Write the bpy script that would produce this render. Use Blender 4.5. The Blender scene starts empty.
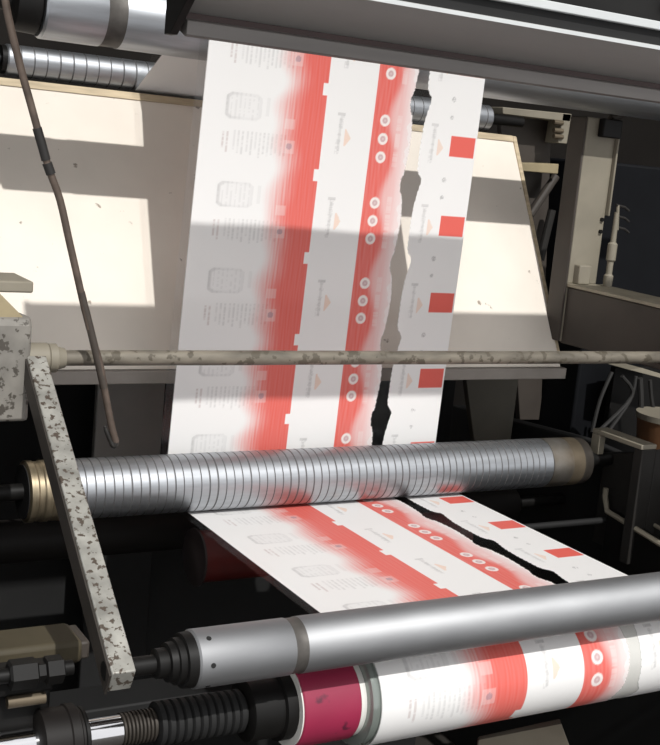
import bpy, math, random
import numpy as np
from mathutils import Vector, Matrix, noise

random.seed(4)
H = 1.70                      # camera height above the floor; geometry below is written relative to the camera's height
sc = bpy.context.scene
COL = sc.collection

# ------------------------------------------------------------------ camera
F, CX, CY = 1205.0, 330.0, 372.5
_vx = np.array([2110., -17., F]); _vx /= np.linalg.norm(_vx)      # roller direction
_vy = np.array([-691., -280., F]); _vy -= _vx * (_vy @ _vx); _vy /= np.linalg.norm(_vy)   # depth direction
_vz = np.cross(_vx, _vy)
RW = np.stack([_vx, _vy, _vz])                                    # camera -> world
cam_d = bpy.data.cameras.new('camera'); cam = bpy.data.objects.new('camera', cam_d); COL.objects.link(cam)
r_, d_, f_ = RW[:, 0], RW[:, 1], RW[:, 2]
cam.matrix_world = Matrix(((r_[0], -d_[0], -f_[0], 0), (r_[1], -d_[1], -f_[1], 0), (r_[2], -d_[2], -f_[2], H), (0, 0, 0, 1)))
cam_d.sensor_fit = 'HORIZONTAL'; cam_d.sensor_width = 36; cam_d.lens = F / 660 * 36
cam_d.clip_start = 0.02
sc.camera = cam

# ------------------------------------------------------------------ world, sun, exposure
w = bpy.data.worlds.new('hall_daylight'); sc.world = w; w.use_nodes = True
w.node_tree.nodes['Background'].inputs[0].default_value = (0.99, 0.99, 1.0, 1)
w.node_tree.nodes['Background'].inputs[1].default_value = 1.0
sd = bpy.data.lights.new('sun', 'SUN'); sun = bpy.data.objects.new('sun', sd); COL.objects.link(sun)
sd.energy = 3.4; sd.angle = math.radians(0.7); sd.color = (1.0, 0.985, 0.955)
sun.rotation_euler = Vector((0.04, 1.0, -1.08)).to_track_quat('-Z', 'Y').to_euler()
sun.location = (0.5, -2, 5)
sc.view_settings.view_transform = 'Standard'; sc.view_settings.look = 'None'
sc.view_settings.gamma = 1.0; sc.view_settings.exposure = 0.0
sc.view_settings.use_curve_mapping = False

# ------------------------------------------------------------------ pixel helpers (direction only; distance from the plane touched)
def ray(px, py): return RW @ np.array([(px - CX) / F, (py - CY) / F, 1.0])
def onY(px, py, y): d = ray(px, py); return d * (y / d[1])
def onX(px, py, x): d = ray(px, py); return d * (x / d[0])

# ------------------------------------------------------------------ materials
def mat(name, col, rough=.6, metal=0., var=.25, scale=14., spots=None, spot_amt=.0, bump=.0, spot_scale=60., col2=None, coat=0., stretch=None, spec=.5):
    m = bpy.data.materials.new(name); m.use_nodes = True
    nt = m.node_tree; N = nt.nodes; L = nt.links; b = N['Principled BSDF']
    b.inputs['Roughness'].default_value = rough; b.inputs['Metallic'].default_value = metal
    b.inputs['Coat Weight'].default_value = coat; b.inputs['Specular IOR Level'].default_value = spec
    tc = N.new('ShaderNodeTexCoord'); src = tc.outputs['Object']
    if stretch:
        mp = N.new('ShaderNodeMapping'); mp.inputs['Scale'].default_value = stretch; L.new(src, mp.inputs[0]); src = mp.outputs[0]
    n = N.new('ShaderNodeTexNoise'); n.inputs['Scale'].default_value = scale; n.inputs['Detail'].default_value = 6; L.new(src, n.inputs['Vector'])
    r = N.new('ShaderNodeValToRGB'); r.color_ramp.elements[0].position = .3; r.color_ramp.elements[1].position = .7
    c2 = col2 or tuple(c * (1 - var) for c in col)
    r.color_ramp.elements[0].color = (*c2, 1); r.color_ramp.elements[1].color = (*col, 1)
    L.new(n.outputs['Fac'], r.inputs[0]); out = r.outputs[0]
    if spots:
        n2 = N.new('ShaderNodeTexNoise'); n2.inputs['Scale'].default_value = spot_scale; n2.inputs['Detail'].default_value = 4; L.new(tc.outputs['Object'], n2.inputs['Vector'])
        r2 = N.new('ShaderNodeValToRGB'); e = r2.color_ramp.elements
        e[0].position = 1 - spot_amt - .02; e[0].color = (0, 0, 0, 1); e[1].position = 1 - spot_amt + .02; e[1].color = (1, 1, 1, 1)
        L.new(n2.outputs['Fac'], r2.inputs[0])
        mx = N.new('ShaderNodeMix'); mx.data_type = 'RGBA'; L.new(r2.outputs[0], mx.inputs[0]); L.new(out, mx.inputs[6]); mx.inputs[7].default_value = (*spots, 1)
        out = mx.outputs[2]
    L.new(out, b.inputs['Base Color'])
    if bump:
        bp = N.new('ShaderNodeBump'); bp.inputs['Strength'].default_value = bump; bp.inputs['Distance'].default_value = .002
        L.new(n.outputs['Fac'], bp.inputs['Height']); L.new(bp.outputs[0], b.inputs['Normal'])
    return m

M = dict(
    concrete=mat('oily_concrete', (.035, .03, .025), .8, var=.5, scale=3, bump=.3),
    wall=mat('dim_plaster', (.06, .052, .045), .9, var=.3, scale=2),
    panel=mat('cream_board', (.80, .735, .65), .7, var=.12, scale=5, spots=(.30, .25, .2), spot_amt=.29, spot_scale=30),
    wood=mat('pale_wood', (.60, .49, .33), .7, var=.35, scale=10, stretch=(1, 8, 8)),
    rail=mat('grey_rail', (.30, .27, .24), .6, var=.2),
    steel=mat('brushed_roller_steel', (.49, .51, .54), .44, 1., var=.18, scale=18, stretch=(.5, 6, 6), bump=.05),
    steel_front=mat('aluminium_roller', (.37, .375, .385), .60, 1., var=.14, scale=9, stretch=(1, 3, 3), bump=.04),
    steel_worn=mat('worn_brown_steel', (.20, .16, .11), .6, .6, var=.5, scale=12),
    steel_dull=mat('dull_stained_steel', (.33, .315, .29), .5, .9, var=.55, scale=14, col2=(.16, .13, .095)),
    steel_dark=mat('dark_stained_steel', (.07, .06, .05), .55, .5, var=.5, scale=14),
    groove=mat('roller_groove', (.17, .17, .175), .6, .6, var=.2),
    chrome=mat('chrome', (.8, .8, .82), .12, 1., var=.05),
    bronze=mat('bronze_ring', (.46, .38, .26), .38, .9, var=.4, scale=20, stretch=(8, 1, 1)),
    black=mat('black_oily_steel', (.008, .0075, .007), .5, 0., var=.4, spec=.22),
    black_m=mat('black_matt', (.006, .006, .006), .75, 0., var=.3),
    dkgrey=mat('dark_grey_paint', (.022, .02, .018), .65, 0., var=.25, spec=.3),
    band=mat('dark_worn_band', (.13, .12, .11), .55, .5, var=.5, scale=30),
    rubber=mat('dark_rubber', (.012, .010, .009), .55, 0., var=.3, spec=.25),
    cover=mat('grey_cover_paint', (.34, .325, .31), .55, 0., var=.12, scale=6, stretch=(.4, 3, 3)),
    strip=mat('grey_strip', (.19, .175, .165), .5, .2, var=.3, scale=6, stretch=(.4, 5, 5)),
    aluminium=mat('white_aluminium', (.58, .60, .60), .45, .1, var=.08),
    wine=mat('wine_red_strip', (.045, .022, .02), .6, 0., var=.4, scale=5),
    chipped=mat('chipped_cream_paint', (.23, .215, .19), .6, 0., var=.4, scale=20, spots=(.06, .052, .042), spot_amt=.42, spot_scale=70, bump=.2),
    arm=mat('worn_arm_steel', (.44, .43, .39), .5, .3, var=.5, scale=25, spots=(.09, .07, .055), spot_amt=.42, spot_scale=110, bump=.2),
    arm_shade=mat('shaded_arm_side', (.05, .042, .035), .6, 0.2, var=.4),
    pipe=mat('grimy_pipe', (.215, .19, .15), .6, .1, var=.55, scale=26, spots=(.085, .072, .052), spot_amt=.43, spot_scale=55, bump=.25, stretch=(.5, 2, 2)),
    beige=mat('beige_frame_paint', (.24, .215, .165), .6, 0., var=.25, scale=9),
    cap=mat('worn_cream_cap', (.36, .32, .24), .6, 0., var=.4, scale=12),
    brown=mat('brown_grime_and_shade', (.052, .042, .034), .65, 0., var=.35, scale=7),  # grimy brown parts, and the shade painted on the post's side face
    yellow=mat('yellowed_plate', (.33, .27, .16), .6, 0., var=.3),
    tan=mat('tan_block', (.06, .048, .026), .7, 0., var=.25),
    rodm=mat('rusty_rod', (.125, .092, .072), .6, .2, var=.45, scale=40),
    rodd=mat('dark_rod_sleeve', (.055, .043, .034), .6, 0., var=.4, scale=40),
    tape=mat('black_tape', (.02, .018, .016), .5, 0., var=.3),
    pink=mat('magenta_tape', (.30, .018, .060), .5, 0., var=.2, scale=8, spots=(.10, .01, .03), spot_amt=.33, spot_scale=20),
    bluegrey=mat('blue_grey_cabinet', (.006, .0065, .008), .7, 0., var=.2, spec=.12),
    orange=mat('orange_bucket', (.15, .068, .028), .55, 0., var=.3),
    clear=mat('grey_green_ring', (.30, .34, .31), .18, .3, var=.2, scale=5, coat=.5),
    white=mat('white_plastic', (.75, .74, .70), .5, 0., var=.1),
    rimd=mat('dim_rim', (.035, .026, .025), .5, 0., var=.3),
    darkred=mat('dark_red_roll', (.13, .014, .012), .4, 0., var=.5, scale=12),
    door=mat('grey_door', (.42, .40, .37), .6, 0., var=.15),
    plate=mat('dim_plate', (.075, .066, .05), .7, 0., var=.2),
    hose=mat('grey_hose', (.028, .027, .026), .6, 0., var=.3, spec=.3),
)

# ------------------------------------------------------------------ mesh helpers
class MB:
    def __init__(s): s.v = []; s.f = []; s.mi = []; s.cur = 0
    def add(s, vs, fs):
        o = len(s.v); s.v += [tuple(map(float, p)) for p in vs]; s.f += [tuple(o + i for i in f) for f in fs]; s.mi += [s.cur] * len(fs); return s
    def box(s, x0, x1, y0, y1, z0, z1):
        return s.prism([(y0, z0), (y1, z0), (y1, z1), (y0, z1)], x0, x1)
    def prism(s, prof, x0, x1, shift=None):
        """profile in (y, z), extruded along x; shift(y, z) -> extra x"""
        n = len(prof); g = shift or (lambda y, z: 0.)
        vs = [(x0 + g(y, z), y, z) for y, z in prof] + [(x1 + g(y, z), y, z) for y, z in prof]
        a = sum(prof[i][0] * prof[(i + 1) % n][1] - prof[(i + 1) % n][0] * prof[i][1] for i in range(n))
        fs = [tuple(range(n))[::-1], tuple(range(n, 2 * n))] + [(i, (i + 1) % n, n + (i + 1) % n, n + i) for i in range(n)]
        if a < 0: fs = [f[::-1] for f in fs]
        return s.add(vs, fs)
    def quadprism(s, p, t):
        """planar outline of 3D points thickened by vector t"""
        n = len(p); p = [Vector(q) for q in p]; t = Vector(t); nrm = (p[1] - p[0]).cross(p[2] - p[0])
        vs = p + [q + t for q in p]
        fs = [tuple(range(n))[::-1], tuple(range(n, 2 * n))] + [(i, (i + 1) % n, n + (i + 1) % n, n + i) for i in range(n)]
        if nrm.dot(t) < 0: fs = [f[::-1] for f in fs]
        return s.add(vs, fs)
    def lathe(s, y, z, prof, seg=40, mats=None):
        """revolve [(x, r)] about the line (y, z) parallel to x"""
        vs = []; fs = []; n = len(prof)
        for x, r in prof:
            for k in range(seg):
                a = 2 * math.pi * k / seg; vs.append((x, y + r * math.cos(a), z + r * math.sin(a)))
        o = len(s.v); s.v += vs
        for i in range(n - 1):
            for k in range(seg):
                k2 = (k + 1) % seg; s.f.append((o + i * seg + k, o + i * seg + k2, o + (i + 1) * seg + k2, o + (i + 1) * seg + k)); s.mi.append(mats[i] if mats else s.cur)
        s.f.append(tuple(o + k for k in range(seg))[::-1]); s.mi.append(s.cur)
        s.f.append(tuple(o + (n - 1) * seg + k for k in range(seg))); s.mi.append(s.cur)
        return s
    def tube(s, pts, r, seg=12):
        pts = [Vector(p) for p in pts]; n = len(pts); rr = r if isinstance(r, (list, tuple)) else [r] * n
        o = len(s.v); up = Vector((0, 1, 0.01))
        for i, p in enumerate(pts):
            t = (pts[min(i + 1, n - 1)] - pts[max(i - 1, 0)]).normalized(); a = t.cross(up)
            if a.length < 1e-3: a = t.cross(Vector((1, 0, 0)))
            a.normalize(); b = t.cross(a)
            for k in range(seg):
                q = 2 * math.pi * k / seg; s.v.append(tuple(p + rr[i] * (math.cos(q) * a + math.sin(q) * b)))
        for i in range(n - 1):
            for k in range(seg):
                k2 = (k + 1) % seg; s.f.append((o + i * seg + k, o + i * seg + k2, o + (i + 1) * seg + k2, o + (i + 1) * seg + k)); s.mi.append(s.cur)
        s.f.append(tuple(o + k for k in range(seg))[::-1]); s.f.append(tuple(o + (n - 1) * seg + k for k in range(seg))); s.mi += [s.cur] * 2
        return s
    def build(s, name, m, parent=None, bevel=0., smooth=True, label=None):
        c = np.array(s.v).mean(0); c[2] = np.array(s.v)[:, 2].min()
        me = bpy.data.meshes.new(name)
        me.from_pydata([(v[0] - c[0], v[1] - c[1], v[2] - c[2]) for v in s.v], [], s.f)
        for q in (m if isinstance(m, (list, tuple)) else [m]): me.materials.append(q)
        me.polygons.foreach_set('material_index', s.mi)
        if smooth:
            me.polygons.foreach_set('use_smooth', [True] * len(me.polygons)); me.set_sharp_from_angle(angle=math.radians(32))
        me.update()
        o = bpy.data.objects.new(name, me); COL.objects.link(o); o.location = (c[0], c[1], c[2] + H)
        if bevel:
            b = o.modifiers.new('bevel', 'BEVEL'); b.width = bevel; b.segments = 2; b.limit_method = 'ANGLE'; b.angle_limit = math.radians(40)
        if parent is not None:
            o.parent = parent
            wl = Vector((0, 0, 0)); p = parent
            while p is not None: wl += p.location; p = p.parent
            o.location = Vector((c[0], c[1], c[2] + H)) - wl
        if label: o['label'] = label
        return o

def tag(o, label, cat, group=None):
    o['label'] = label; o['category'] = cat
    if group: o['group'] = group
    return o
def thing(name, loc, label, cat, group=None):
    o = bpy.data.objects.new(name, None); COL.objects.link(o); o.location = (loc[0], loc[1], loc[2] + H); o.empty_display_size = .05
    return tag(o, label, cat, group)
def struct(o): o['kind'] = 'structure'; return o

# ------------------------------------------------------------------ measured layout (y = depth, z = height against the camera)
A_Y, A_Z, A_R = 2.244, .223, .060          # big feed roller under the cover
B_Y, B_Z, B_R = 2.640, .140, .033          # scored roller above the board
G_Y, G_Z, G_R = 2.140, -.662, .0580        # grooved roller
S_Y, S_Z, S_R = 1.381, -.6726, .0396       # smooth front roller
C_Y, C_Z, C_R = 1.460, -.8018, .0805       # cylinder wrapped in film
P_Y, P_Z, P_R = 1.950, -.3725, .0135       # tie bar

# ------------------------------------------------------------------ setting
struct(MB().box(-4, 6, -2.5, 4.4, -1.75, -1.70).build('floor', M['concrete']))
struct(MB().box(-4, 6, 4.4, 4.5, -1.70, 2.4).build('wall_back', M['wall']))
struct(MB().box(4.4, 4.5, .6, 4.4, -1.70, 2.4).build('wall_right', M['wall']))
struct(MB().box(-4, 6, 1.0, 4.5, 2.4, 2.5).build('ceiling', M['wall']))

# ------------------------------------------------------------------ side frames
fl = thing('side_frame', (.3, 2.1, -1.70), 'upright cast side frame carrying the chipped cream bearing block', 'machine frame')
MB().prism([(1.36, -1.70), (2.95, -1.70), (2.95, .45), (2.16, .45), (2.16, -.25), (1.92, -.29), (1.92, -.56), (1.36, -.72)], .28, .33).build('plate', M['dkgrey'], fl, .004)
MB().prism([(1.925, -.475), (2.05, -.475), (2.06, -.32), (2.045, -.305), (1.935, -.300), (1.925, -.315)], .33, .555).build('bearing_block', M['chipped'], fl, .006, label='bearing block of chipped cream paint')
MB().prism([(1.935, -.262), (2.05, -.262), (2.05, -.243), (1.935, -.243)], .33, .556).build('top_plate', M['beige'], fl, .003)
MB().quadprism([(.44, 1.935, -.305), (.545, 1.935, -.305), (.50, 1.935, -.262), (.40, 1.935, -.262)], (0, .09, 0)).build('wedge', M['yellow'], fl, .002)
MB().prism([(1.385, -.92), (1.52, -.92), (1.52, -.70), (1.385, -.70)], .33, .36).build('bearing_seat', M['black'], fl, .004)

fr = thing('side_frame', (2.1, 2.1, -1.70), 'beige painted side frame with post and long rail beside the board', 'machine frame')
MB().prism([(1.30, -1.70), (2.9, -1.70), (2.9, -.70), (2.32, -.66), (1.30, -.70)], 2.125, 2.17).build('plate', M['black_m'], fr, .004)
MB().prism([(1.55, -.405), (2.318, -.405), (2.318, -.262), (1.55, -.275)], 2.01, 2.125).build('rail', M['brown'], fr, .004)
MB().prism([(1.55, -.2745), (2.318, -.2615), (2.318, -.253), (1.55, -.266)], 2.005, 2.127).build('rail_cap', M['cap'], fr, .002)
MB().prism([(2.312, -.40), (2.372, -.40), (2.372, .155), (2.312, .155)], 2.0, 2.006).build('post_edge', M['brown'], fr, .003)  # brown here paints the shade on the post's left-facing side
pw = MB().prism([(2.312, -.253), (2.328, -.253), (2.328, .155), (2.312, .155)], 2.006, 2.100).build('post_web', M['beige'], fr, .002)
MB().prism([(2.30, -.08), (2.328, -.08), (2.328, .155), (2.30, .155)], 2.1005, 2.106).build('post_flange', M['beige'], fr, .002)
MB().box(2.022, 2.06, 2.29, 2.325, -.253, -.205).build('foot_block', M['beige'], fr, .003)
for zz in (-.09, -.12): MB().tube([(2.09, 2.312, zz), (2.09, 2.306, zz)], .005, 10).build('bolt', M['black'], pw)
MB().prism([(2.312, -.40), (2.322, -.40), (2.322, -.262), (2.312, -.262)], 2.0065, 2.03).build('post_tip', M['beige'], fr, .001)

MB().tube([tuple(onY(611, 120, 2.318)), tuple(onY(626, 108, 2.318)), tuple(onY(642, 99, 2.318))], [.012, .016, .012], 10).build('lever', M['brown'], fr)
MB().box(2.04, 2.10, 2.29, 2.311, .11, .155).build('clamp', M['black'], fr, .003)

# ------------------------------------------------------------------ inclined cream board
K = .545
def pan(z, off=0.): return 2.3 + K * (z + .4638) - off
bd = thing('backing_board', (1.2, 2.45, -.48), 'inclined cream backing board behind the printed film, splashed with sunlight', 'board')
PX0, PX1 = .36, 2.009
MB().prism([(pan(-.4638), -.4638), (pan(-.4638) + .016, -.4638), (pan(.098) + .016, .098), (pan(.098), .098)], PX0, PX1).build('sheet', M['panel'], bd, .002)
MB().prism([(pan(.085) - .003, .085), (pan(.085), .085), (pan(.101), .101), (pan(.101) - .003, .101)], PX0, PX1).build('batten', M['wood'], bd, .001, label='pale wooden batten')
MB().prism([(2.288, -.492), (2.325, -.492), (2.325, -.4645), (2.288, -.4645)], PX0, PX1 + .01).build('bottom_rail', M['rail'], bd, .002)
MB().prism([(pan(-.44) - .004, -.455), (pan(-.44) + .02, -.455), (pan(.10) + .02, .10), (pan(.10) - .004, .10)], PX1, PX1 + .012).build('side_edge', M['wood'], bd, .002)

# ------------------------------------------------------------------ rollers
def grooved(x0, x1, r, pitch, depth, gw, slant=0.):
    prof = [(x0, r - .002), (x0 + .003, r)]; ms = [0]
    x = x0 + pitch
    while x < x1 - pitch * .6:
        g = gw * random.uniform(.8, 1.3)
        prof += [(x - g / 2, r), (x - g / 4, r - depth), (x + g / 4, r - depth), (x + g / 2, r)]; ms += [0, 1, 1, 1]
        x += pitch * random.uniform(.97, 1.03)
    prof += [(x1 - .003, r), (x1, r - .002)]; ms += [0, 0]
    return prof, ms

ra = thing('feed_roller', (1.3, A_Y, A_Z - A_R), 'large polished steel roller tucked under the long grey cover', 'roller')
MB().lathe(A_Y, A_Z, [(.628, A_R - .004), (.632, A_R), (.742, A_R), (.745, A_R - .0012), (.775, A_R - .0012), (.778, A_R), (2.34, A_R), (2.344, A_R - .004)], 64, [0, 0, 1, 1, 1, 0, 0]).build('tube', [M['steel'], M['band']], ra)
MB().lathe(A_Y, A_Z, [(.575, .035), (.58, .052), (.622, .054), (.628, .045)], 40).build('end_cap', M['black'], ra)
MB().lathe(A_Y, A_Z, [(.33, .018), (.575, .018)], 24).build('shaft', M['black'], ra)
MB().lathe(A_Y, A_Z, [(2.344, .02), (2.40, .02)], 24).build('shaft', M['black'], ra)

rb = thing('scored_roller', (1.3, B_Y, B_Z - B_R), 'slim scored steel roller lying above the top edge of the cream board', 'roller')
p, ms = grooved(.672, 1.945, B_R, .0285, .0010, .003)
MB().lathe(B_Y, B_Z, p, 48, ms).build('tube', [M['steel'], M['groove']], rb)
MB().lathe(B_Y, B_Z, [(.662, .030), (.672, .030)], 32).build('end_cap', M['black'], rb)
MB().lathe(B_Y, B_Z, [(.33, .012), (.662, .012)], 20).build('shaft', M['black'], rb)
MB().lathe(B_Y, B_Z, [(1.945, .014), (2.06, .014)], 20).build('shaft', M['black'], rb)

rg = thing('grooved_roller', (1.3, G_Y, G_Z - G_R), 'steel roller scored with close rings, crossing in front of the hanging film', 'roller')
p, ms = grooved(.700, 1.84, G_R, .0180, .0009, .0028)
MB().lathe(G_Y, G_Z, p, 72, ms).build('tube', [M['steel'], M['groove']], rg)
MB().lathe(G_Y, G_Z, [(.613, G_R - .006), (.616, G_R), (.628, G_R), (.631, G_R - .002), (.640, G_R - .002), (.643, G_R), (.655, G_R), (.658, G_R - .002), (.668, G_R - .001), (.700, G_R - .001)], 64).build('end_ring', M['bronze'], rg, label='dull bronze end ring')
MB().lathe(G_Y, G_Z, [(.6115, G_R - .007), (.6135, G_R - .007)], 40).build('end_face', M['black_m'], rg)
MB().lathe(G_Y, G_Z, [(1.84, G_R), (1.90, G_R - .0005), (1.935, G_R - .001), (1.962, G_R - .003), (1.97, G_R - .012)], 64, [0, 1, 2, 2]).build('worn_shaded_end', [M['steel_dull'], M['steel_worn'], M['steel_dark']], rg, label='brown worn end of the roller, coloured darker for shade')  # worn brown steel; the darkening towards the right is painted shade
MB().lathe(G_Y, G_Z, [(.33, .016), (.612, .016)], 24).build('shaft', M['black'], rg)
MB().lathe(G_Y, G_Z, [(1.97, .022), (2.0, .022), (2.0, .016), (2.125, .016)], 24).build('shaft', M['black'], rg)

rs = thing('smooth_roller', (1.3, S_Y, S_Z - S_R), 'smooth dull aluminium roller held by the swing arm, over the film-wrapped cylinder', 'roller')
st_ = MB().lathe(S_Y, S_Z, [(.630, S_R - .003), (.633, S_R), (.773, S_R), (.775, S_R - .0012), (.790, S_R - .0012), (.792, S_R), (2.05, S_R), (2.053, S_R - .003)], 64, [0, 0, 1, 1, 1, 0, 0]).build('tube', [M['steel_front'], M['band']], rs)
MB().lathe(S_Y, S_Z, [(.580, .016), (.582, .020), (.596, .020), (.597, .026), (.606, .027), (.607, .031), (.616, .031), (.617, .0365), (.630, .0375)], 40).build('hub', M['black'], rs)
for a in (118, 172, 226):
    a = math.radians(a); cy_, cz_ = S_Y + (S_R + .0001) * math.cos(a), S_Z + (S_R + .0001) * math.sin(a)
    nrm = Vector((0, math.cos(a), math.sin(a)))
    MB().tube([Vector((.648, cy_, cz_)) - nrm * .003, Vector((.648, cy_, cz_)) + nrm * .0004], .0036, 12).build('set_screw', M['black_m'], st_)
MB().lathe(S_Y, S_Z, [(.512, .0125), (.580, .0125)], 24).build('shaft', M['black'], rs)
MB().lathe(S_Y, S_Z, [(2.053, .014), (2.13, .014)], 24).build('shaft', M['black'], rs)

rd = thing('rubber_roller', (1.3, 2.36, -.88), 'dark rubber roller lying low behind the grooved roller', 'roller')
MB().lathe(2.36, -.835, [(.45, .040), (.455, .045), (1.95, .045), (1.955, .040)], 40).build('tube', M['rubber'], rd)
MB().lathe(2.36, -.835, [(.33, .015), (.45, .015)], 20).build('shaft', M['black'], rd)
MB().lathe(2.36, -.835, [(1.955, .015), (2.125, .015)], 20).build('shaft', M['black'], rd)

# cylinder wrapped by the film, with its mandrel
rc = thing('print_cylinder', (1.2, C_Y, C_Z - C_R), 'mandrel with magenta tape and chrome journals, its cylinder wrapped by the printed film', 'cylinder')
MB().lathe(C_Y, C_Z, [(.956, C_R - .002), (.958, C_R), (1.98, C_R), (1.982, C_R - .002)], 64).build('core', M['white'], rc)
DX = .020
def mand(prof, seg=48): return MB().lathe(C_Y, C_Z, [(x + DX, r) for x, r in prof], seg)
mand([(.912, .070), (.914, .078), (.921, .079), (.922, .077), (.927, .077), (.928, .0785), (.9355, .0785)], 56).build('clear_ring', M['clear'], rc, label='glassy grey green end ring')
mand([(.806, .0645), (.808, .066), (.900, .066), (.902, .0645)], 56).build('tape_sleeve', M['pink'], rc, label='magenta tape sleeve')
mand([(.804, .063), (.912, .063)], 56).build('inner_sleeve', M['white'], rc)
mand([(.735, .040), (.738, .046), (.785, .046), (.787, .052), (.804, .052)]).build('collar', M['black'], rc)
prof = [(.600, .024)]
for i in range(11): prof += [(.602 + i * .0122, .031), (.609 + i * .0122, .031), (.611 + i * .0122, .026)]
mand(prof + [(.735, .026)], 40).build('coil', M['black_m'], rc)
prof = [(.549, .018)]
for i in range(9): prof += [(.5505 + i * .0055, .023), (.553 + i * .0055, .023), (.5545 + i * .0055, .019)]
mand(prof + [(.600, .019)], 32).build('thread', M['steel_dark'], rc)
mand([(.500, .020), (.501, .021), (.549, .021)], 40).build('journal', M['chrome'], rc, label='bright chrome journal')
mand([(.490, .038), (.492, .040), (.496, .040), (.497, .032), (.500, .030)], 40).build('flange', M['black'], rc)
mand([(.432, .036), (.436, .044), (.470, .044), (.472, .046), (.484, .046), (.487, .040), (.490, .040)], 44).build('bearing_collar', M['rubber'], rc)
mand([(.340, .021), (.432, .021)], 40).build('journal', M['chrome'], rc, label='bright chrome journal')
MB().lathe(C_Y, C_Z, [(1.982, .02), (2.125, .02)], 24).build('shaft', M['black'], rc)

# ------------------------------------------------------------------ tie bar and swing arm
tb = thing('tie_bar', (1.3, P_Y, P_Z - P_R), 'grimy cream pipe running level across the whole press', 'pipe')
pp = [(.555, P_R)]
for i in range(60):
    x = .56 + i * .0245; pp.append((x, P_R * (1 + .035 * noise.noise(Vector((x * 9, 1.3, 0))))))
MB().lathe(P_Y, P_Z, pp + [(2.01, P_R)], 24).build('bar', M['pipe'], tb)
MB().lathe(P_Y, P_Z, [(.588, .022), (.590, .0245), (.603, .0245), (.605, .020), (.618, .017)], 32).build('collar', M['beige'], tb)

ar = thing('swing_arm', (.53, 1.40, -.70), 'worn flat steel arm slanting down from the cream pipe to the smooth roller', 'arm')
a0 = Vector((0, P_Y, P_Z)); a1 = Vector((0, S_Y, S_Z)); ad = (a1 - a0).normalized(); an = Vector((0, ad.z, -ad.y))
if an.z < 0: an = -an
hw = .0185
c0 = a0 - ad * .012; c1 = a1 + ad * .020
def armx(y, z): return (y - S_Y) / (P_Y - S_Y) * .034
q = [c0 + an * hw, c1 + an * hw, c1 - an * hw, c0 - an * hw]
MB().prism([(v.y, v.z) for v in q], .5155, .5475, armx).build('bar', M['arm'], ar, .002)
MB().prism([(v.y, v.z) for v in (c0 + an * (hw - .004), c1 + an * (hw - .004), c1 - an * (hw + .004), c0 - an * (hw + .004))], .5125, .5153, armx).build('side_shade', M['arm_shade'], ar)  # thin dark sheet that paints the arm's side face as shaded
MB().lathe(P_Y, P_Z, [(.552, .024), (.553, .026), (.587, .026), (.588, .024)], 32).build('boss', M['beige'], ar)

# ------------------------------------------------------------------ long cover beam above
cv = thing('cover_beam', (1.5, 1.60, .147), 'long grey cover beam with a bright aluminium rail, above the printed film', 'cover')
CX0, CX1 = .632, 2.125
MB().prism([(1.606, .176), (1.526, .2235), (1.526, .229), (1.545, .262), (1.625, .262), (1.625, .176)], CX0 + .012, CX1).build('housing', M['cover'], cv, .001)
MB().prism([(1.521, .2225), (1.527, .2225), (1.527, .2285), (1.521, .2285)], CX0 + .012, CX1).build('lip', M['aluminium'], cv)
MB().prism([(1.532, .229), (1.5265, .229), (1.5265, .262), (1.532, .262)], CX0 + .012, CX1).build('recess', M['black_m'], cv)
MB().prism([(1.516, .2525), (1.5262, .2525), (1.5262, .266), (1.516, .266)], CX0 + .012, CX1).build('rail', M['aluminium'], cv, .0015)
MB().prism([(1.545, .2625), (1.622, .2625), (1.622, .466), (1.575, .466)], CX0 + .012, CX1).build('upper_housing', M['black'], cv, .002)
MB().prism([(1.592, .147), (1.600, .145), (1.625, .155), (1.625, .175), (1.606, .172), (1.594, .1665)], CX0 + .02, CX1).build('lower_strip', M['strip'], cv, .001)
MB().prism([(1.601, .166), (1.622, .166), (1.622, .1775), (1.601, .1775)], CX0 + .012, CX1).build('seam', M['wine'], cv)
MB().prism([(1.626, .146), (1.605, .146), (1.510, .222), (1.510, .27), (1.545, .466), (1.626, .466)], CX0, CX0 + .012).build('end_plate', M['black'], cv, .001)
for i, x in enumerate((1.49, 1.63)):
    br_ = MB().box(x, x + .05, 1.53, 1.548, .285, .33).build('bracket', M['dkgrey'], cv, .002)
    MB().lathe(1.537, .295, [(x - .02, .006), (x - .004, .006)], 14).build('bolt', M['chrome'], br_)

# ------------------------------------------------------------------ printed film
def arc(cy_, cz_, r, a0, a1, step):
    n = max(2, int(abs(math.radians(a1 - a0)) * r / step)); return [(cy_ + r * math.cos(math.radians(a0 + (a1 - a0) * i / n)), cz_ + r * math.sin(math.radians(a0 + (a1 - a0) * i / n))) for i in range(n + 1)]
def line(p, q, step):
    n = max(1, int(math.dist(p, q) / step)); return [(p[0] + (q[0] - p[0]) * i / n, p[1] + (q[1] - p[1]) * i / n) for i in range(n + 1)]
e = .0008
path = []       # (y, z, section)
def ext(pts, s):
    for p in pts:
        if not path or math.dist(p, path[-1][:2]) > 1e-6: path.append((p[0], p[1], s))
FR_Y, FR_Z, FR_R = 2.10, -.805, .052
I_Y, I_Z, I_R = 1.66, -.915, .050       # rewind roll below the cylinder       # wound film roll below
ext(line((3.3, .06), (B_Y, B_Z - B_R - e), .05), 0)
ext(arc(B_Y, B_Z, B_R + e, 270, 244.9, .004), 0)
ext(line(path[-1][:2], (A_Y + (A_R + e) * math.cos(math.radians(64.9)), A_Z + (A_R + e) * math.sin(math.radians(64.9))), .01), 0)
ext(arc(A_Y, A_Z, A_R + e, 64.9, 180, .006), 0)
gx, gz = G_Y + G_R + e, G_Z
ext(line((A_Y - A_R - e, A_Z), (gx, gz), .002), 1)
ext(arc(G_Y, G_Z, G_R + e, 0, -90, .003), 2)
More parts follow.
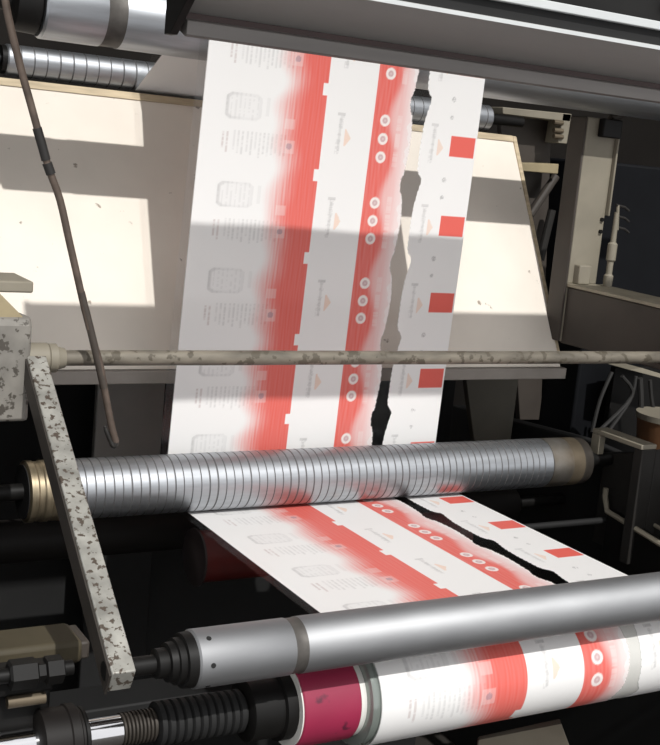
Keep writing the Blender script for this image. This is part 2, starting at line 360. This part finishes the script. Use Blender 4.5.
ext(line((G_Y, G_Z - G_R - e), (C_Y, C_Z + C_R + e), .002), 3)
ext(arc(C_Y, C_Z, C_R + e, 90, 275, .002), 4)
ext(line(path[-1][:2], (I_Y, I_Z - I_R - e), .02), 5)
ext(arc(I_Y, I_Z, I_R + e, 270, 430, .006), 5)
py = np.array([p[0] for p in path]); pz = np.array([p[1] for p in path]); ps = np.array([p[2] for p in path])
arcl = np.concatenate([[0], np.cumsum(np.hypot(np.diff(py), np.diff(pz)))])
PER = .1715
i1 = int(np.where(ps == 1)[0][0]); i2 = int(np.where(ps == 2)[0][0]); i3 = int(np.where(ps == 3)[0][0]); i4 = int(np.where(ps == 4)[0][0])
v = np.zeros(len(py))
v[:i2] = -.223 + (arcl[:i2] - arcl[i1])
v3 = lambda y: (-.05 + 6 * PER) + (1.905 - y) * .945
v[i3:i4] = v3(py[i3:i4])
v[i2:i3] = np.interp(arcl[i2:i3], [arcl[i2 - 1], arcl[i3]], [v[i2 - 1], v[i3]])
v[i4:] = v[i4 - 1] + (arcl[i4:] - arcl[i4 - 1])
# slight drift of the film along the rollers
xl = np.interp(arcl, [arcl[i1] - .75, arcl[i1] - .35, arcl[i1], arcl[i2], arcl[i3], arcl[i4]], [.966, .962, .942, .922, .946, .948])
xr = np.interp(arcl, [arcl[i1], arcl[i2], arcl[i3], arcl[i4]], [1.592, 1.577, 1.608, 1.612])
QW = .65; MARG = .020
qs = np.concatenate([np.linspace(-MARG, 0, 9)[:-1], np.linspace(0, QW, 434)])
NQ, NV = len(qs), len(py)
Q, V = np.meshgrid(qs, v)
T = (V + .05 + PER / 2) % PER - PER / 2
rep = np.floor((V + .05 + PER / 2) / PER)
def sm(x, a, b): t = np.clip((x - a) / (b - a), 0, 1); return t * t * (3 - 2 * t)
def nz(a, b, s=0):       # cheap smooth pseudo-noise 0..1
    return .5 + .25 * np.sin(a * 1.0 + 1.7 * np.sin(b * .73 + s)) + .25 * np.sin(b * 1.31 + 2.1 * np.sin(a * .61 + s * 2))
def hsh(a): return np.modf(np.abs(np.sin(a * 12.9898) * 43758.5453))[0]
rgb = np.empty((NV, NQ, 3)); rgb[:] = (.86, .85, .84)
RED = np.array([.76, .135, .108]); ORG = np.array([.82, .42, .20]); GREY = np.array([.36, .35, .35])
def lay(mask, col): 
    global rgb
    m = np.clip(mask, 0, 1)[..., None]; rgb = rgb * (1 - m) + np.asarray(col) * m
k2 = 2 * np.pi / PER
# left text block and rounded logo panel
def inbox(q0, q1, t0, t1): return ((Q > q0) & (Q < q1) & (T > t0) & (T < t1)).astype(float)
lines = [(.046, .85), (.055, .8)] + [(.070 + i * .0092, .42 + .25 * ((i * 7) % 5) / 5) for i in range(13)]
for i, (lq, s) in enumerate(lines):
    t1 = .063 - .016 * hsh(i * 3.1 + 1)
    letters = .45 + .55 * (hsh(np.floor(V * 420) + i * 17.) > .32)
    lay(inbox(lq, lq + .0045, .012 if i > 1 else .017, t1) * letters * s * .46, GREY if i > 1 else (.40, .28, .27))
qc, tc_ = .086, -.034
dd = np.maximum(np.abs(Q - qc) / .040, np.abs(T - tc_) / .026); rr_ = np.sqrt(((Q - qc) / .042) ** 2 + ((T - tc_) / .028) ** 2)
bl = sm(-np.maximum(dd, rr_ * .86), -1.0, -.94)
lay(bl * .07, (.5, .5, .52))
lay(bl * (1 - sm(-np.maximum(dd, rr_ * .86), -.85, -.75)) * (.10 + .22 * sm(-Q, -.09, -.05)), GREY)
lay(bl * (np.sin(Q * 2 * np.pi / .0095) > .25) * (hsh(np.floor(V * 300) + np.floor(Q / .0095) * 7) > .35) * .14, GREY)
lay(inbox(.135, .142, -.055, -.02) * .12, GREY)
# red band one with painted fade on its left side
solid = .207 - .018 * np.clip(V + .05, 0, .6) + .007 * np.sin(V * k2 + .6) + .003 * np.sin(V * k2 * 2.2 + 1)
f0 = solid - .058 - .008 * np.sin(V * k2 * 2 + 2)
streak = nz(Q * 900, V * 30, 1.)
band = sm(Q, f0, solid) * (.62 + .38 * streak * sm(solid - Q, -.02, .03) + .38 * sm(Q, solid - .02, solid + .02)) * (Q < .267)
lay(np.clip(band, 0, 1) * (.93 + .07 * streak), RED)
lay(inbox(.2565, .268, -.0858, -.074) + inbox(.2565, .268, .074, .0858), (.87, .86, .85))
lay(inbox(.180, .205, .022, .048) * .26, (.86, .80, .79))
lay((((Q - .193) / .0065) ** 2 + ((T - .034) / .006) ** 2 < 1) * .55, (.30, .22, .28))
lay(inbox(.178, .200, -.02, .0) * .28, (.86, .78, .76))
# middle column word mark and orange swoosh
def wordmark(q0, s):
    ql = q0 - (T) * .05
    core = (np.abs(Q - ql) < .0055) & (T > -.040) & (T < .040)
    glyph = (hsh(np.floor(V * 230.)) > .30) & (hsh(np.floor(V * 460.) + np.floor((Q - ql) / .0035) * 5) > .38)
    lay(core * glyph * .22 * s, GREY)
    lay(((np.abs(Q - q0) < .009) & (np.abs(T + .040) < .003)) * .38 * s, GREY)
    lay(((np.abs(Q - q0 - .001) < .003) & (np.abs(T) < .034)) * .26 * s, GREY)
    tri = (np.abs(T - .006) < .017) & (Q > q0 + .013) & (Q < q0 + .013 + .012 * (1 - np.abs(T - .006) / .017) + .003)
    lay(tri * .42 * s, ORG)
wordmark(.305, 1.)
# red band two
solid2 = .432 + .010 * np.sin(V * k2 * 1. + 2.) 
f1 = .471 + .003 * np.sin(V * k2 * 3 + .5) + .002 * np.sin(V * k2 * 7)
b2 = (Q > .382) * (1 - .50 * sm(Q, solid2 - .012, solid2 + .014) - .28 * sm(Q, .444, .472)) * (Q < f1)
lay(b2 * (.90 + .1 * nz(Q * 700, V * 40, 3.)), RED)
lay((Q >= f1) * (Q < .50) * .10, RED)
for c in (-.038, 0., .038):
    rad = np.hypot(Q - .411, T - c)
    lay(sm(-rad, -.0130, -.0112) * .95, (.87, .82, .79)); lay(sm(-rad, -.0072, -.0056) * .75, (.52, .30, .32)); lay(sm(-rad, -.0030, -.0018) * .5, (.8, .72, .7))
    lay((np.abs(Q - .446) < .006) * (np.abs(T - c - .002) < .0165) * .42 * (.5 + .5 * (hsh(np.floor(V * 400)) > .3)), (.86, .74, .72))
# right column
wordmark(.536, .9)
lay(inbox(.582, .6465, -.022, .022), RED * 1.02)
for c, s in ((.0735, .0055), (-.060, .0045)):
    lay((np.hypot(Q - .577, (T - c)) < s) * (hsh(np.floor(V * 500) + np.floor(Q * 500) * 3) > .3) * .6, GREY)
# transparent torn strip and clear margin
dk = np.minimum(np.abs(T - .079), np.abs(T + PER - .079))
da = (T - .079) % PER                       # 0 just below the knot of each repeat, growing down the film
db = PER - da
bump_ = np.where(da < PER / 2, np.exp(-(da / .040) ** 1.5), np.exp(-(db / .014) ** 2))
jag = .0006 * (np.sin(V * 410 + rep) + np.sin(V * 963 + 1))
sl = .4770 - .0060 * np.exp(-(((T - .092 + PER / 2) % PER - PER / 2) / .020) ** 4) - .003 * np.sin(V * k2 + .4) + jag
sr = .5055 + .0135 * bump_ + .0006 * np.sin(V * 520 + 2)
alpha = 1 - ((Q > sl) & (Q < sr)).astype(float)
alpha[Q < -.0005] = 0.
alpha[ps == 0] = np.where(Q[ps == 0] < -.0005, 0., 1.); rgb[ps == 0] = (.80, .79, .78)
un = Q / QW
Xw = xl[:, None] + (xr - xl)[:, None] * un
Yw = np.repeat(py[:, None], NQ, 1); Zw = np.repeat(pz[:, None], NQ, 1)
# faint slack in the free spans
wob = np.zeros_like(Q)
m1 = (ps == 1); fr1 = (arcl - arcl[i1]) / (arcl[i2] - arcl[i1])
wob[m1] = (.0016 * np.sin(np.pi * np.clip(fr1[m1], 0, 1))[:, None]) * np.sin(Q[m1] * 17 + fr1[m1][:, None] * 3)
Yw = Yw + wob
co = np.stack([Xw, Yw, Zw], -1).reshape(-1, 3)
c0_ = np.array([1.27, 1.9, -.86]); co = co - c0_
idx = np.arange(NV * NQ).reshape(NV, NQ)
fa = np.stack([idx[:-1, :-1], idx[:-1, 1:], idx[1:, 1:], idx[1:, :-1]], -1).reshape(-1, 4)[:, ::-1]
me = bpy.data.meshes.new('printed_film')
me.vertices.add(len(co)); me.vertices.foreach_set('co', co.ravel())
me.loops.add(fa.size); me.loops.foreach_set('vertex_index', fa.ravel().astype(np.int32))
me.polygons.add(len(fa)); me.polygons.foreach_set('loop_start', np.arange(0, fa.size, 4, dtype=np.int32)); me.polygons.foreach_set('use_smooth', np.ones(len(fa), bool))
me.update(calc_edges=True)
at = me.color_attributes.new('print', 'FLOAT_COLOR', 'POINT')
at.data.foreach_set('color', np.concatenate([rgb, alpha[..., None]], -1).astype(np.float32).ravel())
fm = bpy.data.materials.new('printed_film'); fm.use_nodes = True; N = fm.node_tree.nodes; L = fm.node_tree.links; N.clear()
ca = N.new('ShaderNodeVertexColor'); ca.layer_name = 'print'
pb = N.new('ShaderNodeBsdfPrincipled'); pb.inputs['Roughness'].default_value = .38; pb.inputs['Specular IOR Level'].default_value = .35
tl = N.new('ShaderNodeBsdfTranslucent'); mx = N.new('ShaderNodeMixShader'); mx.inputs[0].default_value = .16
L.new(ca.outputs['Color'], pb.inputs['Base Color']); L.new(ca.outputs['Color'], tl.inputs['Color']); L.new(pb.outputs[0], mx.inputs[1]); L.new(tl.outputs[0], mx.inputs[2])
tp = N.new('ShaderNodeBsdfTransparent'); tp.inputs[0].default_value = (.90, .90, .90, 1); gl = N.new('ShaderNodeBsdfGlossy'); gl.inputs['Roughness'].default_value = .2
m2 = N.new('ShaderNodeMixShader'); m2.inputs[0].default_value = .05; L.new(tp.outputs[0], m2.inputs[1]); L.new(gl.outputs[0], m2.inputs[2])
m3 = N.new('ShaderNodeMixShader'); L.new(ca.outputs['Alpha'], m3.inputs[0]); L.new(m2.outputs[0], m3.inputs[1]); L.new(mx.outputs[0], m3.inputs[2])
out = N.new('ShaderNodeOutputMaterial'); L.new(m3.outputs[0], out.inputs[0])
me.materials.append(fm)
film = bpy.data.objects.new('printed_film', me); COL.objects.link(film); film.location = (c0_[0], c0_[1], c0_[2] + H)
tag(film, 'white packaging film printed with red bands and circles, running through the rollers', 'film')

# ------------------------------------------------------------------ wound roll below the film
wr = thing('film_roll', (1.3, FR_Y, FR_Z - FR_R), 'dark red wound film roll under the level run of film', 'film roll')
MB().lathe(FR_Y, FR_Z, [(.955, FR_R - .004), (.957, FR_R), (1.60, FR_R), (1.602, FR_R - .004)], 48).build('winding', M['darkred'], wr)
MB().lathe(FR_Y, FR_Z, [(.950, FR_R), (.952, FR_R + .006), (.956, FR_R + .006), (.957, FR_R)], 48).build('rim', M['rimd'], wr)
MB().lathe(FR_Y, FR_Z, [(1.602, .008), (2.125, .008)], 20).build('shaft', M['black_m'], wr)

ri = thing('rewind_roll', (1.3, I_Y, I_Z - I_R), 'white rewind roll of printed film low behind the film-wrapped cylinder', 'film roll')
MB().lathe(I_Y, I_Z, [(.945, I_R - .003), (.948, I_R), (1.600, I_R), (1.603, I_R - .003)], 32).build('winding', M['white'], ri)
MB().lathe(I_Y, I_Z, [(.33, .01), (.945, .01)], 16).build('shaft', M['black_m'], ri)
MB().lathe(I_Y, I_Z, [(1.603, .01), (2.125, .01)], 16).build('shaft', M['black_m'], ri)

# ------------------------------------------------------------------ hanging bent rod
rod = thing('hanging_rod', (.70, 1.9, -.52), 'thin bent rusty rod with black tape, hanging in front of the cream board', 'rod')
px = [(5, 0), (20, 65), (31, 105), (42, 145), (50, 172), (60, 200), (69, 240), (77, 275), (85, 310), (93, 340), (100, 365), (106, 398), (112, 428), (116, 442)]
def rodp(a, b):
    return onY(a, b, 1.905)
rp = [Vector((.331, 2.18, .41)), Vector((.39, 2.13, .42)), Vector((.44, 1.98, .38)), Vector((.465, 1.915, .30))] + [Vector(rodp(*q)) for q in px]
def smooth(pts, n=4):
    o = []
    for i in range(len(pts) - 1):
        p0, p1, p2, p3 = pts[max(i - 1, 0)], pts[i], pts[i + 1], pts[min(i + 2, len(pts) - 1)]
        for j in range(n):
            t = j / n; o.append(.5 * ((2 * p1) + (p2 - p0) * t + (2 * p0 - 5 * p1 + 4 * p2 - p3) * t * t + (3 * p1 - p0 - 3 * p2 + p3) * t ** 3))
    return o + [pts[-1]]
MB().tube(smooth(rp), .0062, 12).build('bar', M['rodm'], rod)
MB().tube(smooth([Vector(rodp(37, 128)), Vector(rodp(42, 145)), Vector(rodp(46, 160))]), .0076, 12).build('tape', M['tape'], rod)
MB().tube(smooth([Vector(rodp(47, 163)), Vector(rodp(51, 174))]), .0080, 12).build('tape', M['tape'], rod)
MB().tube(smooth([Vector(rodp(81, 292)), Vector(rodp(93, 340)), Vector(rodp(104, 388))]), .0066, 12).build('sleeve', M['rodd'], rod)
MB().tube(smooth([Vector(rodp(116, 440)), Vector(rodp(114, 446)), Vector(rodp(110, 440)), Vector(rodp(106, 430)), Vector(rodp(105, 426))]), [.006, .006, .006, .006, .005, .005, .005, .004, .004, .004, .004, .004, .004, .003, .003, .003, .002], 10).build('hook', M['tape'], rod)

# ------------------------------------------------------------------ machinery below the board
cb = thing('ink_cabinet', (1.2, 2.62, -1.70), 'dark open cabinet with a grey door standing below the cream board', 'cabinet')
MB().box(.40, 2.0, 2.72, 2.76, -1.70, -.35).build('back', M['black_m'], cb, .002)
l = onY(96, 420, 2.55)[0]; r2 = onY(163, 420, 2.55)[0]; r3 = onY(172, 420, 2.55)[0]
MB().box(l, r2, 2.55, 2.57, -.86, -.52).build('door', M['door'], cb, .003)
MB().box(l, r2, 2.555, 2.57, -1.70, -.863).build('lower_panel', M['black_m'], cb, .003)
MB().box(r2 + .002, r3, 2.548, 2.57, -.86, -.52).build('red_strip', M['wine'], cb, .002)
MB().box(.40, .415, 2.55, 2.72, -1.70, -.52).build('side', M['dkgrey'], cb, .002)
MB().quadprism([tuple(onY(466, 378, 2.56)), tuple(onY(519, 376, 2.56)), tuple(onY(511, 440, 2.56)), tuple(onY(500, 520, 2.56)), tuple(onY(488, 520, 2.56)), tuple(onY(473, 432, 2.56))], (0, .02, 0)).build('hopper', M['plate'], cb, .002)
MB().box(.40, 2.0, 2.57, 2.72, -.53, -.51).build('shelf', M['dkgrey'], cb, .002)

lb = tag(MB().prism([(2.0, -1.12), (2.1, -1.12), (2.1, -1.05), (2.0, -1.05)], .33, 2.125).build('cross_beam', M['black_m'], None, .004), 'black cross beam low between the side frames', 'beam')
p0 = onY(20, 640, 1.62); p1 = onY(84, 640, 1.62)
tbk = thing('wooden_block', (float(p0[0]), 1.66, float(onY(50, 668, 1.62)[2])), 'tan wooden block in the dark beside the foot of the swing arm', 'block')
MB().box(.33, float(p1[0]), 1.62, 1.70, float(onY(50, 668, 1.62)[2]), float(onY(50, 645, 1.62)[2])).build('body', M['tan'], tbk, .008)
MB().box(float(p1[0]) - .004, float(p1[0]) + .012, 1.625, 1.695, float(onY(50, 668, 1.62)[2]) + .004, float(onY(50, 645, 1.62)[2]) - .004).build('end_cap', M['brown'], tbk, .004)

bh = thing('bearing_housing', (.42, 1.50, -.80), 'black oily bearing housing with bolts at the end of the mandrel', 'bearing')
MB().prism([(1.475, -.86), (1.56, -.86), (1.56, -.735), (1.535, -.715), (1.50, -.715), (1.475, -.735)], .33, .475).build('body', M['black'], bh, .006)
MB().lathe(1.44, -.690, [(.405, .016), (.408, .020), (.44, .020), (.443, .014), (.452, .014), (.454, .019), (.475, .019), (.477, .015)], 6).build('nut', M['black'], bh)
MB().lathe(1.44, -.690, [(.33, .010), (.405, .010), (.477, .010), (.49, .010)], 20).build('stud', M['black'], bh)
MB().lathe(1.455, -.735, [(.41, .008), (.46, .008)], 16).build('bolt', M['steel_worn'], bh)
MB().box(.36, .47, 1.45, 1.474, -.725, -.685).build('clamp', M['black'], bh, .004)
MB().lathe(1.57, -.675, [(.33, .05), (.40, .05), (.405, .046)], 32).build('pulley', M['brown'], bh)

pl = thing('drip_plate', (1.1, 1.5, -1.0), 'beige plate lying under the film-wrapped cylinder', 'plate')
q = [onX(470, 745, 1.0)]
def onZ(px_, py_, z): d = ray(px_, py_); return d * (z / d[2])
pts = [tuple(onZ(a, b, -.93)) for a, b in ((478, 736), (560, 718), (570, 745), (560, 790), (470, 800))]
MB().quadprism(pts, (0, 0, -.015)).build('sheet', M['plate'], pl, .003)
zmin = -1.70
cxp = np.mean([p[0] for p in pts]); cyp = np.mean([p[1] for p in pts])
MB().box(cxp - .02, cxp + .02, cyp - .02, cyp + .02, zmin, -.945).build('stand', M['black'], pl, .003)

# ------------------------------------------------------------------ right-hand side: brackets, regulator, bucket, hoses
bb = thing('roller_bracket', (2.03, 2.1, -.75), 'beige angle bracket at the worn end of the grooved roller', 'bracket')
z1 = float(onY(597, 432, 2.12)[2])
MB().prism([(1.99, z1 - .012), (2.16, z1 - .012), (2.16, z1), (1.99, z1)], 2.012, 2.06).build('top', M['beige'], bb, .002)
MB().prism([(1.99, -.88), (2.02, -.88), (2.02, z1 - .012), (1.99, z1 - .012)], 2.018, 2.06).build('leg', M['dkgrey'], bb, .003)
MB().prism([(2.13, z1 - .06), (2.16, z1 - .06), (2.16, z1 - .012), (2.13, z1 - .012)], 2.012, 2.03).build('lug', M['beige'], bb, .002)
MB().prism([(1.99, -.88), (2.16, -.88), (2.16, z1 - .07), (1.99, z1 - .012)], 2.06, 2.125).build('web_plate', M['dkgrey'], bb, .003)

ch = thing('channel_frame', (2.03, 1.9, -1.0), 'pale edged channel frame low beside the right end of the film', 'channel')
c_a = onX(605, 496, 2.03); c_b = onX(607, 511, 2.03); c_c = onX(662, 545, 2.03); c_d = onX(700, 570, 2.03)
MB().tube([tuple(c_a + np.array([0, 0, .02])), tuple(c_a), tuple(c_b), tuple((c_b + c_c) / 2), tuple(c_c), tuple(c_d)], .007, 8).build('rim', M['beige'], ch)
MB().quadprism([tuple(c_b), tuple(c_d), tuple(c_d + np.array([0, 0, -.3])), tuple(c_b + np.array([0, 0, -.3]))], (.03, 0, 0)).build('side', M['black'], ch, .002)
c_e = onX(632, 512, 2.09); c_f = onX(680, 540, 2.09)
MB().tube([tuple(c_e), tuple(c_f)], .005, 8).build('rim', M['beige'], ch)
MB().quadprism([tuple(c_e), tuple(c_f), tuple(c_f + np.array([0, 0, -.25])), tuple(c_e + np.array([0, 0, -.25]))], (.03, 0, 0)).build('side', M['dkgrey'], ch, .002)

rgx = 2.115
rr0 = thing('air_regulator', (rgx, 2.30, -.26), 'slender air regulator standing on the rail beside the beige post', 'regulator')
def vlathe(y, x, prof, seg=16):
    vs = []; fs = []; n = len(prof)
    for z, r in prof:
        for k in range(seg):
            a = 2 * math.pi * k / seg; vs.append((x + r * math.cos(a), y + r * math.sin(a), z))
    for i in range(n - 1):
        for k in range(seg): fs.append((i * seg + k, i * seg + (k + 1) % seg, (i + 1) * seg + (k + 1) % seg, (i + 1) * seg + k))
    fs += [tuple(range(seg))[::-1], tuple(range((n - 1) * seg, n * seg))]
    return MB().add(vs, fs)
xr_ = float(onY(612, 250, 2.28)[0])
zz = lambda p: float(onY(612, p, 2.28)[2])
vlathe(2.28, xr_, [(zz(290), .011), (zz(276), .012), (zz(274), .008), (zz(262), .008), (zz(260), .012), (zz(244), .012), (zz(242), .007), (zz(212), .006)]).build('body', M['beige'], rr0)
vlathe(2.28, xr_ + .012, [(zz(290) - .01, .02), (zz(290), .02)]).build('base', M['brown'], rr0)
for pz_ in (205, 216, 227):
    a = onY(616, pz_, 2.29)
    MB().tube([tuple(a), tuple(a + np.array([.03, 0, -.004])), tuple(a + np.array([.045, 0, -.012]))], .0035, 8).build('fitting', M['dkgrey'], rr0)
MB().tube([tuple(onY(618, 205, 2.29)), tuple(onY(617, 230, 2.29))], .004, 8).build('stem', M['beige'], rr0)

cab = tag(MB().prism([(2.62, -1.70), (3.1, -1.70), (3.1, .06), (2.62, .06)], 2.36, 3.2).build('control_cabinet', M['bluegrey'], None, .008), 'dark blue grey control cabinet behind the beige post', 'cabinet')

hg = thing('roller_hanger', (2.1, 2.75, .0), 'cream angle bracket carrying the end of the scored roller', 'bracket')
def rect(y, x0p, y0p, x1p, y1p, th, name, m, par):
    a = onY(x0p, y1p, y); b = onY(x1p, y0p, y)
    MB().box(float(a[0]), float(b[0]), y, y + th, float(a[2]), float(b[2])).build(name, m, par, .002)
MB().quadprism([tuple(onY(503, 107, 2.70)), tuple(onY(572, 114, 2.70)), tuple(onY(570, 122, 2.70)), tuple(onY(503, 114, 2.70))], (0, .06, 0)).build('beam', M['beige'], hg, .002)
MB().quadprism([tuple(onY(563, 113, 2.70)), tuple(onY(572, 114, 2.70)), tuple(onY(567, 144, 2.70)), tuple(onY(558, 143, 2.70))], (0, .06, 0)).build('leg', M['beige'], hg, .002)
for py_ in (123, 131, 137):
    MB().lathe(2.698, float(onY(561, py_, 2.70)[2]), [(float(onY(553, py_, 2.70)[0]), .007), (float(onY(562, py_, 2.70)[0]), .007)], 10).build('bolt', M['steel_worn'], hg)
MB().quadprism([tuple(onY(521, 163, 2.70)), tuple(onY(559, 164, 2.70)), tuple(onY(558, 174, 2.70)), tuple(onY(521, 171, 2.70))], (0, .08, 0)).build('cross_bar', M['yellow'], hg, .002)
MB().quadprism([tuple(onY(500, 110, 2.77)), tuple(onY(552, 115, 2.77)), tuple(onY(541, 420, 2.77)), tuple(onY(520, 420, 2.77))], (0, .02, 0)).build('back_plate', M['brown'], hg, .002)
MB().tube([tuple(onY(556, 176, 2.73)), tuple(onY(530, 215, 2.73))], .012, 10).build('strut', M['brown'], hg)
MB().tube([tuple(onY(552, 210, 2.73)), tuple(onY(540, 260, 2.73))], .012, 10).build('strut', M['dkgrey'], hg)

bk = thing('bucket', (2.42, 2.45, -.80), 'orange brown bucket with a cream rim behind the right side frame', 'bucket')
bx_, by_ = 2.475, 2.35
ztop = float(onY(655, 415, by_)[2]); zb = ztop - .20
vlathe(by_, bx_, [(zb, .075), (ztop - .012, .095)], 32).build('body', M['orange'], bk)
vlathe(by_, bx_, [(ztop - .016, .098), (ztop, .099)], 32).build('rim', M['beige'], bk)
st = thing('bucket_stand', (2.42, 2.35, -1.70), 'dark stand under the orange brown bucket', 'stand')
MB().box(2.30, 2.56, 2.22, 2.50, zb - .03, zb).build('top', M['dkgrey'], st, .003)
for sx in (2.32, 2.53):
    for sy in (2.24, 2.47): MB().box(sx - .012, sx + .012, sy - .012, sy + .012, -1.70, zb - .03).build('leg', M['dkgrey'], st)

tr = thing('hose_shelf', (2.28, 2.5, -.45), 'small beige shelf from which the grey hoses hang', 'shelf')
MB().quadprism([tuple(onY(630, 370, 2.45)), tuple(onY(668, 380, 2.45)), tuple(onY(668, 376, 2.45)), tuple(onY(642, 368, 2.45))], (0, .10, .0)).build('top', M['beige'], tr, .001)
MB().box(float(onY(640, 374, 2.45)[0]), 2.66, 2.55, 2.57, -1.70, float(onY(640, 374, 2.45)[2])).build('back', M['black'], tr, .002)
hoses = [((612, 372), (600, 400), (592, 432)), ((636, 376), (630, 400), (608, 432)), ((640, 378), (641, 405), (640, 440)), ((650, 380), (652, 402), (657, 424)), ((622, 376), (632, 396), (600, 430))]
labels = ['grey hose slanting down farthest from the hose shelf', 'grey hose hanging from the front corner of the hose shelf', 'thick grey hose hanging straight down beside the bucket', 'grey hose ending just above the bucket rim', 'grey hose bowing out below the hose shelf']
for h_, lb_ in zip(hoses, labels):
    pts = smooth([Vector(onY(a, b, 2.44)) for a, b in h_])
    tag(MB().tube(pts, .008 if 'thick' in lb_ else .0055, 8).build('hose', M['hose']), lb_, 'hose', 'hoses under the hose shelf')
